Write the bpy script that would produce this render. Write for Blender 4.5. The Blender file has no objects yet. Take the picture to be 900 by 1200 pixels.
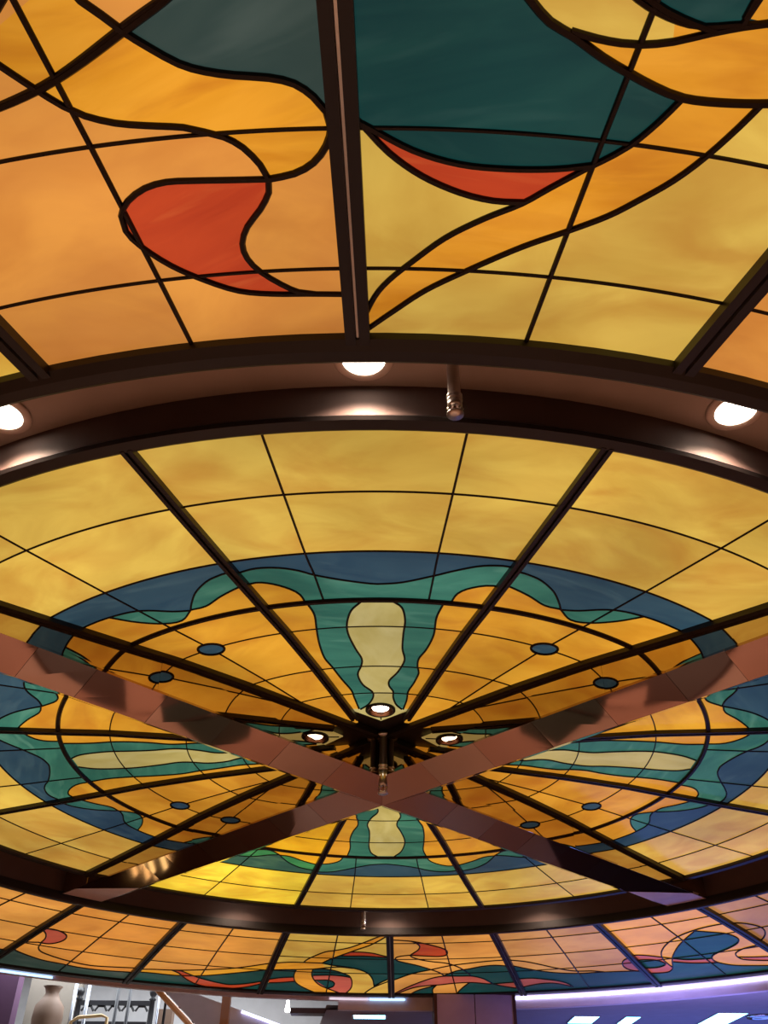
import bpy, bmesh, math, random
from mathutils import Vector, Matrix
from mathutils.geometry import delaunay_2d_cdt
random.seed(7)
PI = math.pi
R_ = math.radians
COL = bpy.context.scene.collection
SC = bpy.context.scene

# ---------------------------------------------------------------- the place, in metres
S = 2.6                 # height of the dome rim above eye level
EYE = 1.6
CY = 6.85               # the dome's axis stands at (0, CY)
PSI = -0.0222           # the glazing is turned a little about the axis
IN_PROF = [(0, 1.075), (.2, 1.073), (.596, 1.064), (.813, 1.0537), (.947, 1.042), (1.155, 1.0258), (1.365, 1.0109), (1.548, 1.0), (1.6, .996)]
OUT_PROF = [(1.70, .9615), (1.786, .9497), (1.915, .9335), (2.119, .905), (2.304, .875), (2.444, .853), (2.586, .830), (2.8, .795)]
IN_PROF = [(a * S, EYE + b * S) for a, b in IN_PROF]
OUT_PROF = [(a * S, EYE + b * S) for a, b in OUT_PROF]

def zat(r, prof):
    if r <= prof[0][0]: return prof[0][1]
    for (a, h), (b, k) in zip(prof, prof[1:]):
        if r <= b: return h + (k - h) * (r - a) / (b - a)
    return prof[-1][1]
def zh(h): return EYE + h * S
def polar(r, deg, z):           # deg 0 = towards the camera, positive to the right
    a = R_(deg) + PSI
    return Vector((r * math.sin(a), CY - r * math.cos(a), z))

# ---------------------------------------------------------------- objects
def tag(o, label=None, cat=None, group=None, kind=None):
    if label: o['label'] = label
    if cat: o['category'] = cat
    if group: o['group'] = group
    if kind: o['kind'] = kind
    return o
def obj(name, verts, faces, mat, parent=None, smooth=False):
    me = bpy.data.meshes.new(name)
    me.from_pydata([tuple(v) for v in verts], [], faces)
    me.update()
    if smooth:
        me.polygons.foreach_set('use_smooth', [True] * len(me.polygons))
    me.materials.append(mat)
    o = bpy.data.objects.new(name, me); COL.objects.link(o)
    if parent: o.parent = parent
    return o
def empty(name, loc, rz=0):
    o = bpy.data.objects.new(name, None); COL.objects.link(o)
    o.location = loc; o.rotation_euler = (0, 0, rz); o.empty_display_size = .1
    return o
def copy_tree(o, parent=None):
    c = o.copy(); COL.objects.link(c); c.parent = parent
    for ch in [x for x in COL.objects if x.parent == o]: copy_tree(ch, c)
    return c
class MB:
    """collects shapes for ONE mesh"""
    def __init__(s): s.v = []; s.f = []
    def add(s, v, f):
        n = len(s.v); s.v += [Vector(x) for x in v]; s.f += [[i + n for i in q] for q in f]; return s
    def box(s, x0, x1, y0, y1, z0, z1):
        return s.add([(x, y, z) for z in (z0, z1) for y in (y0, y1) for x in (x0, x1)],
                     [(0, 2, 3, 1), (4, 5, 7, 6), (0, 1, 5, 4), (2, 6, 7, 3), (0, 4, 6, 2), (1, 3, 7, 5)])
    def hexa(s, c):             # 8 corners: bottom four in order, then top four
        return s.add(c, [(3, 2, 1, 0), (4, 5, 6, 7), (0, 1, 5, 4), (1, 2, 6, 5), (2, 3, 7, 6), (3, 0, 4, 7)])
    def lathe(s, prof, c=(0, 0, 0), n=32, a0=0, a1=360):
        m = len(prof); full = abs(a1 - a0) >= 360
        k = n if full else n + 1
        v = []
        for i in range(k):
            a = R_(a0 + (a1 - a0) * i / n)
            v += [(c[0] + r * math.cos(a), c[1] + r * math.sin(a), c[2] + z) for r, z in prof]
        f = []
        for i in range(n):
            j = (i + 1) % k
            for t in range(m - 1):
                f.append((i * m + t, j * m + t, j * m + t + 1, i * m + t + 1))
        return s.add(v, f)
    def tube(s, pts, rad, n=10):
        pts = [Vector(p) for p in pts]; v = []; f = []
        for i, p in enumerate(pts):
            t = (pts[min(i + 1, len(pts) - 1)] - pts[max(i - 1, 0)]).normalized()
            u = t.cross(Vector((0, 0, 1)));
            if u.length < 1e-3: u = Vector((1, 0, 0))
            u.normalize(); w = t.cross(u)
            r = rad[i] if isinstance(rad, (list, tuple)) else rad
            v += [p + (u * math.cos(2 * PI * k / n) + w * math.sin(2 * PI * k / n)) * r for k in range(n)]
        for i in range(len(pts) - 1):
            for k in range(n):
                f.append((i * n + k, i * n + (k + 1) % n, (i + 1) * n + (k + 1) % n, (i + 1) * n + k))
        f.append(list(range(n))[::-1]); f.append([(len(pts) - 1) * n + k for k in range(n)])
        return s.add(v, f)
    def sweep(s, pts, prof, up=Vector((0, 0, 1))):   # open cross-section (across, up) swept along points, ends capped
        pts = [Vector(p) for p in pts]; m = len(prof); v = []; f = []
        for i, p in enumerate(pts):
            t = pts[min(i + 1, len(pts) - 1)] - pts[max(i - 1, 0)]
            t.z = 0
            if t.length < 1e-6: t = Vector((1, 0, 0))
            t.normalize(); u = Vector((t.y, -t.x, 0))
            v += [p + u * a + up * b for a, b in prof]
        for i in range(len(pts) - 1):
            for k in range(m):
                l = (k + 1) % m
                f.append((i * m + k, (i + 1) * m + k, (i + 1) * m + l, i * m + l))
        f.append(list(range(m))); f.append([(len(pts) - 1) * m + k for k in range(m)][::-1])
        return s.add(v, f)
    def build(s, name, mat, parent=None, smooth=False):
        return obj(name, s.v, s.f, mat, parent, smooth)

# ---------------------------------------------------------------- materials
def lin(c):
    return tuple(((x / 255) / 12.92 if x / 255 <= .04045 else ((x / 255 + .055) / 1.055) ** 2.4) for x in c) + (1,)
def new_mat(name):
    m = bpy.data.materials.new(name); m.use_nodes = True
    nt = m.node_tree; nt.nodes.clear()
    out = nt.nodes.new('ShaderNodeOutputMaterial'); b = nt.nodes.new('ShaderNodeBsdfPrincipled')
    nt.links.new(b.outputs[0], out.inputs[0])
    return m, nt, b
def plain(name, c, rough=.5, metal=0, spec=.5, bump=0, var=.12, scale=6, coat=0):
    """painted / stone / metal surface with a little procedural unevenness"""
    m, nt, b = new_mat(name)
    N = nt.nodes.new; L = nt.links.new
    tc = N('ShaderNodeTexCoord'); no = N('ShaderNodeTexNoise')
    no.inputs['Scale'].default_value = scale; no.inputs['Detail'].default_value = 4
    L(tc.outputs['Object'], no.inputs['Vector'])
    mx = N('ShaderNodeMix'); mx.data_type = 'RGBA'
    a = lin(c)
    mx.inputs[6].default_value = tuple(x * (1 - var) for x in a[:3]) + (1,)
    mx.inputs[7].default_value = tuple(min(1, x * (1 + var)) for x in a[:3]) + (1,)
    L(no.outputs[0], mx.inputs[0]); L(mx.outputs[2], b.inputs['Base Color'])
    b.inputs['Roughness'].default_value = rough; b.inputs['Metallic'].default_value = metal
    b.inputs['Specular IOR Level'].default_value = spec
    b.inputs['Coat Weight'].default_value = coat
    if bump:
        bp = N('ShaderNodeBump'); bp.inputs['Strength'].default_value = bump
        L(no.outputs[0], bp.inputs['Height']); L(bp.outputs[0], b.inputs['Normal'])
    return m
def glow(name, c, e):
    m, nt, b = new_mat(name)
    b.inputs['Base Color'].default_value = lin(c)
    b.inputs['Emission Color'].default_value = lin(c); b.inputs['Emission Strength'].default_value = e
    return m
def glass_mat(name, c1, c2, c3, sx=1.0, sy=2.6, strength=1.0, lo=.44, hi=.72):
    """backlit opalescent glass: streaky colour, each pane cut from another place of the sheet"""
    m, nt, b = new_mat(name)
    N = nt.nodes.new; L = nt.links.new
    tc = N('ShaderNodeTexCoord'); at = N('ShaderNodeAttribute'); at.attribute_name = 'pane'
    oi = N('ShaderNodeObjectInfo')
    mu = N('ShaderNodeMath'); mu.operation = 'MULTIPLY_ADD'; mu.inputs[1].default_value = 37.0
    L(at.outputs['Fac'], mu.inputs[0]); L(oi.outputs['Random'], mu.inputs[2])
    mu2 = N('ShaderNodeMath'); mu2.operation = 'MULTIPLY'; mu2.inputs[1].default_value = 3.0
    L(mu.outputs[0], mu2.inputs[0])
    mp = N('ShaderNodeMapping'); mp.inputs['Scale'].default_value = (sx, sy, 1)
    ro = N('ShaderNodeVectorRotate'); ro.rotation_type = 'Z_AXIS'
    an = N('ShaderNodeMath'); an.operation = 'MULTIPLY_ADD'; an.inputs[1].default_value = .7; an.inputs[2].default_value = -.3
    L(at.outputs['Fac'], an.inputs[0]); L(an.outputs[0], ro.inputs['Angle'])
    L(tc.outputs['Object'], ro.inputs['Vector']); L(ro.outputs[0], mp.inputs['Vector'])
    cx = N('ShaderNodeCombineXYZ'); L(mu2.outputs[0], cx.inputs[0]); L(mu.outputs[0], cx.inputs[2])
    ad = N('ShaderNodeVectorMath'); L(mp.outputs[0], ad.inputs[0]); L(cx.outputs[0], ad.inputs[1])
    n1 = N('ShaderNodeTexNoise'); n1.inputs['Scale'].default_value = 1.3; n1.inputs['Detail'].default_value = 5
    n1.inputs['Distortion'].default_value = 1.1; n1.inputs['Roughness'].default_value = .55
    L(ad.outputs[0], n1.inputs['Vector'])
    n2 = N('ShaderNodeTexNoise'); n2.inputs['Scale'].default_value = 1.8; n2.inputs['Detail'].default_value = 3.5; n2.inputs['Distortion'].default_value = .9
    L(ad.outputs[0], n2.inputs['Vector'])
    r1 = N('ShaderNodeMapRange'); r1.inputs[1].default_value = .35; r1.inputs[2].default_value = .65
    L(n1.outputs[0], r1.inputs[0])
    m1 = N('ShaderNodeMix'); m1.data_type = 'RGBA'; m1.inputs[6].default_value = lin(c1); m1.inputs[7].default_value = lin(c2)
    L(r1.outputs[0], m1.inputs[0])
    r2 = N('ShaderNodeMapRange'); r2.inputs[1].default_value = lo; r2.inputs[2].default_value = hi; r2.inputs[4].default_value = .62
    L(n2.outputs[0], r2.inputs[0])
    m2 = N('ShaderNodeMix'); m2.data_type = 'RGBA'; m2.inputs[7].default_value = lin(c3)
    L(r2.outputs[0], m2.inputs[0]); L(m1.outputs[2], m2.inputs[6])
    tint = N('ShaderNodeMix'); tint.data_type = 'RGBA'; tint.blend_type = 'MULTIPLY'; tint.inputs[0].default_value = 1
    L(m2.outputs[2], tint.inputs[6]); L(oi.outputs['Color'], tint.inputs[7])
    # uneven backlight painted into the emission by slow noise; no lamps above the glass
    ge = N('ShaderNodeNewGeometry'); n3 = N('ShaderNodeTexNoise'); n3.inputs['Scale'].default_value = 1.1; n3.inputs['Detail'].default_value = 1
    L(ge.outputs['Position'], n3.inputs['Vector'])
    r3 = N('ShaderNodeMapRange'); r3.inputs[1].default_value = .3; r3.inputs[2].default_value = .7
    r3.inputs[3].default_value = .74; r3.inputs[4].default_value = 1.14
    L(n3.outputs[0], r3.inputs[0])
    pv = N('ShaderNodeMath'); pv.operation = 'MULTIPLY_ADD'; pv.inputs[1].default_value = .16; pv.inputs[2].default_value = .92
    L(at.outputs['Fac'], pv.inputs[0])
    st = N('ShaderNodeMath'); st.operation = 'MULTIPLY'; L(r3.outputs[0], st.inputs[0]); L(pv.outputs[0], st.inputs[1])
    st2 = N('ShaderNodeMath'); st2.operation = 'MULTIPLY'; st2.inputs[1].default_value = strength; L(st.outputs[0], st2.inputs[0])
    L(tint.outputs[2], b.inputs['Emission Color']); L(st2.outputs[0], b.inputs['Emission Strength'])
    dk = N('ShaderNodeMix'); dk.data_type = 'RGBA'; dk.blend_type = 'MULTIPLY'; dk.inputs[0].default_value = 1
    dk.inputs[7].default_value = (.18, .18, .18, 1); L(m2.outputs[2], dk.inputs[6]); L(dk.outputs[2], b.inputs['Base Color'])
    b.inputs['Roughness'].default_value = .3; b.inputs['Specular IOR Level'].default_value = .22
    bp = N('ShaderNodeBump'); bp.inputs['Strength'].default_value = .06; L(n2.outputs[0], bp.inputs['Height']); L(bp.outputs[0], b.inputs['Normal'])
    return m

G = dict(
    yellow_glass=glass_mat('yellow opalescent glass', (204, 160, 64), (222, 184, 80), (190, 130, 48), sy=1.8),
    amber_glass=glass_mat('amber opalescent glass', (204, 138, 36), (220, 158, 48), (182, 106, 32), sy=1.8),
    orange_glass=glass_mat('orange opalescent glass', (212, 136, 62), (226, 150, 66), (196, 116, 48), sy=1.8),
    gold_glass=glass_mat('gold ribbon glass', (218, 142, 32), (230, 156, 46), (190, 108, 26), sy=4),
    teal_glass=glass_mat('teal glass', (44, 96, 82), (60, 116, 96), (112, 158, 134), sy=4.0, lo=.55, hi=.85),
    deep_teal_glass=glass_mat('deep teal glass', (12, 54, 52), (22, 64, 58), (52, 84, 76), sy=4.0, lo=.55, hi=.9),
    grey_teal_glass=glass_mat('grey teal glass', (42, 60, 57), (52, 68, 63), (84, 94, 88), sy=3.0, lo=.55, hi=.85),
    blue_glass=glass_mat('slate blue glass', (38, 64, 80), (50, 76, 88), (84, 108, 112), sy=4.0, lo=.55, hi=.85),
    cream_glass=glass_mat('cream glass', (172, 154, 86), (186, 168, 102), (198, 184, 126), sx=2.5, sy=1.2),
    red_glass=glass_mat('red glass', (172, 56, 28), (186, 66, 32), (214, 108, 54), sy=5.0, lo=.55, hi=.8),
    pink_red_glass=glass_mat('rose red glass', (164, 70, 58), (178, 80, 62), (190, 98, 74), sy=3.0),
)
LEAD = plain('dark lead came', (34, 22, 16), .42, .3, .4)
FRAME = plain('dark bronze painted metal', (34, 28, 27), .42, 0, .45)
GROOVE = plain('bright groove metal', (230, 220, 205), .3, .9)
FASCIA = plain('dark brown painted fascia', (92, 74, 68), .62, 0, .3)
SOFFIT = plain('brown painted plaster', (184, 168, 156), .8, 0, .2)
MIRROR = plain('bronze mirror', (196, 178, 160), .015, 1, .5, var=.04, scale=1.5)
MIRROR_DARK = plain('polished bronze panel', (160, 136, 124), .05, 1, .5, var=.06, scale=2)
CAP = plain('rose bronze laminate', (238, 214, 208), .5, .55, .5)
MIRROR_RED = plain('polished red bronze panel', (158, 124, 110), .06, 1, .5, var=.06, scale=2)
SATIN = plain('satin nickel', (216, 210, 204), .28, 1, .5, var=.03)
POSTM = plain('brushed steel post', (138, 142, 152), .35, 1)
CHROME = plain('chrome', (220, 214, 206), .08, 1, .5, var=.03)
LENS = glow('hot lamp lens', (255, 240, 222), 9)
REFL = plain('brushed reflector', (214, 186, 160), .22, 1)
TRIMW = plain('lamp trim ring', (214, 194, 180), .5)

# ---------------------------------------------------------------- stained glass
def smooth(pts, step=.03):
    if len(pts) < 3: return [Vector(p) for p in pts]
    P = [Vector(p) for p in pts]; P = [P[0] * 2 - P[1]] + P + [P[-1] * 2 - P[-2]]
    out = []; idx = []
    for i in range(1, len(P) - 2):
        a, b, c, d = P[i - 1:i + 3]
        n = max(1, int((c - b).length / step)); idx.append(len(out))
        for k in range(n):
            t = k / n
            out.append(.5 * ((2 * b) + (c - a) * t + (2 * a - 5 * b + 4 * c - d) * t * t + (3 * b - a - 3 * c + d) * t ** 3))
    idx.append(len(out)); out.append(P[-2]); out_idx.clear(); out_idx.extend(idx)
    return out
out_idx = []
def inside(p, poly):
    x, y = p[0], p[1]; c = False; n = len(poly); j = n - 1
    for i in range(n):
        a, b = poly[i], poly[j]
        if (a[1] > y) != (b[1] > y) and x < (b[0] - a[0]) * (y - a[1]) / (b[1] - a[1]) + a[0]: c = not c
        j = i
    return c
def seg_d(p, a, b):
    d = b - a; l = d.length_squared
    t = 0 if l == 0 else max(0, min(1, (p - a).dot(d) / l))
    return (p - a - d * t).length
def arc(r, half):               # circle about the dome's axis, in the panel's plan
    n = max(4, int(2 * half * r / .06))
    return [Vector((r * math.sin(-half + 2 * half * i / n), r * math.cos(-half + 2 * half * i / n))) for i in range(n + 1)]

DOTW = .0161
def glaze(root, yc, zc, outline, leads, polys, base, prof, holes=(), thick=.008, mask=()):
    """cut the panel along its leads; every colour of glass is one part, the cames another.
    plan (x, y): y = distance from the axis along the panel's middle line"""
    out = [Vector(p) for p in outline]
    verts = []; edges = []
    def chain(pl, closed=False):
        n0 = len(verts)
        verts.extend(Vector((p[0], p[1])) for p in pl)
        edges.extend((n0 + i, n0 + i + 1) for i in range(len(pl) - 1))
        if closed: edges.append((n0 + len(pl) - 1, n0))
    dense = []
    for a, b in zip(out, out[1:] + out[:1]):
        n = max(1, int((b - a).length / .12)); dense += [a + (b - a) * (i / n) for i in range(n)]
    chain(dense, True)
    for w, pl in leads: chain(pl)
    for pl in holes: chain(pl, True)
    n_lead = len(edges)
    for c, pl in polys: chain(pl, True)
    nb = len(verts)
    xs = [p.x for p in out]; ys = [p.y for p in out]
    gx = min(xs)
    while gx < max(xs):
        gy = min(ys)
        while gy < max(ys):
            if inside((gx, gy), out): verts.append(Vector((gx + .01, gy + .013)))
            gy += .19
        gx += .23
    r = delaunay_2d_cdt(verts, edges, [], 0, 1e-5)
    V, E, F, OE = r[0], r[1], r[2], r[4]
    barrier = set(); came = set()
    for e, o in zip(E, OE):
        if o: barrier.add((min(e), max(e)))
        if any(k < n_lead for k in o): came.add((min(e), max(e)))
    keep = []
    for f in F:
        c = (V[f[0]] + V[f[1]] + V[f[2]]) / 3
        if inside(c, out) and not any(inside(c, h) for h in holes): keep.append(f)
    em = {}
    for i, f in enumerate(keep):
        for k in range(3):
            a, b = f[k], f[(k + 1) % 3]; em.setdefault((min(a, b), max(a, b)), []).append(i)
    comp = [-1] * len(keep); nc = 0
    for i in range(len(keep)):
        if comp[i] >= 0: continue
        st = [i]; comp[i] = nc
        while st:
            j = st.pop(); f = keep[j]
            for k in range(3):
                a, b = f[k], f[(k + 1) % 3]; key = (min(a, b), max(a, b))
                if key in barrier: continue
                for t in em[key]:
                    if comp[t] < 0: comp[t] = nc; st.append(t)
        nc += 1
    vote = [{} for _ in range(nc)]
    for i, f in enumerate(keep):
        a, b, c = (V[k] for k in f); m = (a + b + c) / 3
        ar = abs((b - a).cross(c - a)) * .5 + 1e-9
        col = base(m) if callable(base) else base
        for cn, pl in polys:
            if inside(m, pl): col = cn
        vote[comp[i]][col] = vote[comp[i]].get(col, 0) + ar
    colour = [max(v, key=v.get) for v in vote]
    # one shade per pane between cames
    pane = [-1] * len(keep); npn = 0
    for i in range(len(keep)):
        if pane[i] >= 0: continue
        st = [i]; pane[i] = npn
        while st:
            j = st.pop(); f = keep[j]
            for k in range(3):
                a, b = f[k], f[(k + 1) % 3]; key = (min(a, b), max(a, b))
                if key in came: continue
                for t in em[key]:
                    if pane[t] < 0 and colour[comp[t]] == colour[comp[i]]: pane[t] = npn; st.append(t)
        npn += 1
    shade = [random.random() for _ in range(npn)]
    # panes split only by the edge of a colour keep the shade of the biggest neighbour of that colour: fine as it is
    def lift(p, dz=0):
        return Vector((p[0], yc - p[1], zat(math.hypot(p[0], p[1]), prof) - zc + dz))
    made = {}
    cell = [colour[k] for k in comp]
    grp = [-1] * len(keep); ng = 0; kinds = []
    for i in range(len(keep)):
        if grp[i] >= 0: continue
        st = [i]; grp[i] = ng; kinds.append(cell[i])
        while st:
            j = st.pop(); f = keep[j]
            for k in range(3):
                a, b = f[k], f[(k + 1) % 3]
                for t in em[(min(a, b), max(a, b))]:
                    if grp[t] < 0 and cell[t] == cell[i]: grp[t] = ng; st.append(t)
        ng += 1
    area = [0] * ng
    for i, f in enumerate(keep):
        area[grp[i]] += abs((V[f[1]] - V[f[0]]).cross(V[f[2]] - V[f[0]])) * .5
    # a sliver takes the colour of a neighbour
    for i, f in enumerate(keep):
        if area[grp[i]] < .0025:
            for k in range(3):
                a, b = f[k], f[(k + 1) % 3]
                for t in em[(min(a, b), max(a, b))]:
                    if area[grp[t]] >= .0025: grp[i] = grp[t]
    for g in range(ng):
        cn = kinds[g]
        fs = [(f, shade[pane[i]]) for i, f in enumerate(keep) if grp[i] == g]
        if not fs or area[g] < .0025: continue
        mp = {}; vs = []; faces = []; sh = []
        for f, s_ in fs:
            for k in f:
                if k not in mp: mp[k] = len(mp); vs.append(V[k])
        n = len(vs)
        v3 = [lift(p) for p in vs] + [lift(p, thick) for p in vs]
        cnt = {}
        for f, s_ in fs:
            q = [mp[k] for k in f]
            faces.append(q); sh.append(s_); faces.append([k + n for k in q[::-1]]); sh.append(s_)
            for k in range(3):
                e = (q[k], q[(k + 1) % 3])
                if (e[1], e[0]) in cnt: del cnt[(e[1], e[0])]
                else: cnt[e] = s_
        for (a, b), s_ in cnt.items(): faces.append([b, a, a + n, b + n]); sh.append(s_)
        o = obj(cn, v3, faces, G[cn], root)
        at = o.data.attributes.new('pane', 'FLOAT', 'FACE'); at.data.foreach_set('value', sh)
        made.setdefault(cn, o)
    mb = MB()
    for w, pl in leads:
        run = []
        runs = []
        # resample, keep what lies in the panel
        ps = []
        for a, b in zip(pl, pl[1:]):
            a = Vector(a[:2]); b = Vector(b[:2])
            n = max(1, int((b - a).length / .05)); ps += [a + (b - a) * (i / n) for i in range(n)]
        ps.append(Vector(pl[-1][:2]))
        def ok(p): return inside(p, out) and not any(inside(p, h) for h in holes) and not (w != DOTW and any(inside(p, h) for h in mask))
        def cross(a, b, sa):
            for _ in range(9):
                m = (a + b) / 2
                if ok(m) == sa: a = m
                else: b = m
            return (a + b) / 2
        prev = None; pk = False
        for p in ps:
            k = ok(p)
            if prev is not None and k != pk:
                q = cross(prev, p, pk)
                if k: run = [q]
                else: run.append(q); runs.append(run); run = []
            if k: run.append(p)
            prev, pk = p, k
        if len(run) > 1: runs.append(run)
        d = min(.02, w * .6)
        for run in runs:
            mb.sweep([lift(p) for p in run], [(-w / 2, .002), (-w / 2, -d * .45), (-w * .3, -d), (w * .3, -d), (w / 2, -d * .45), (w / 2, .002)])
    if mb.v: made['lead_came'] = mb.build('lead_came', LEAD, root)
    return made

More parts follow.
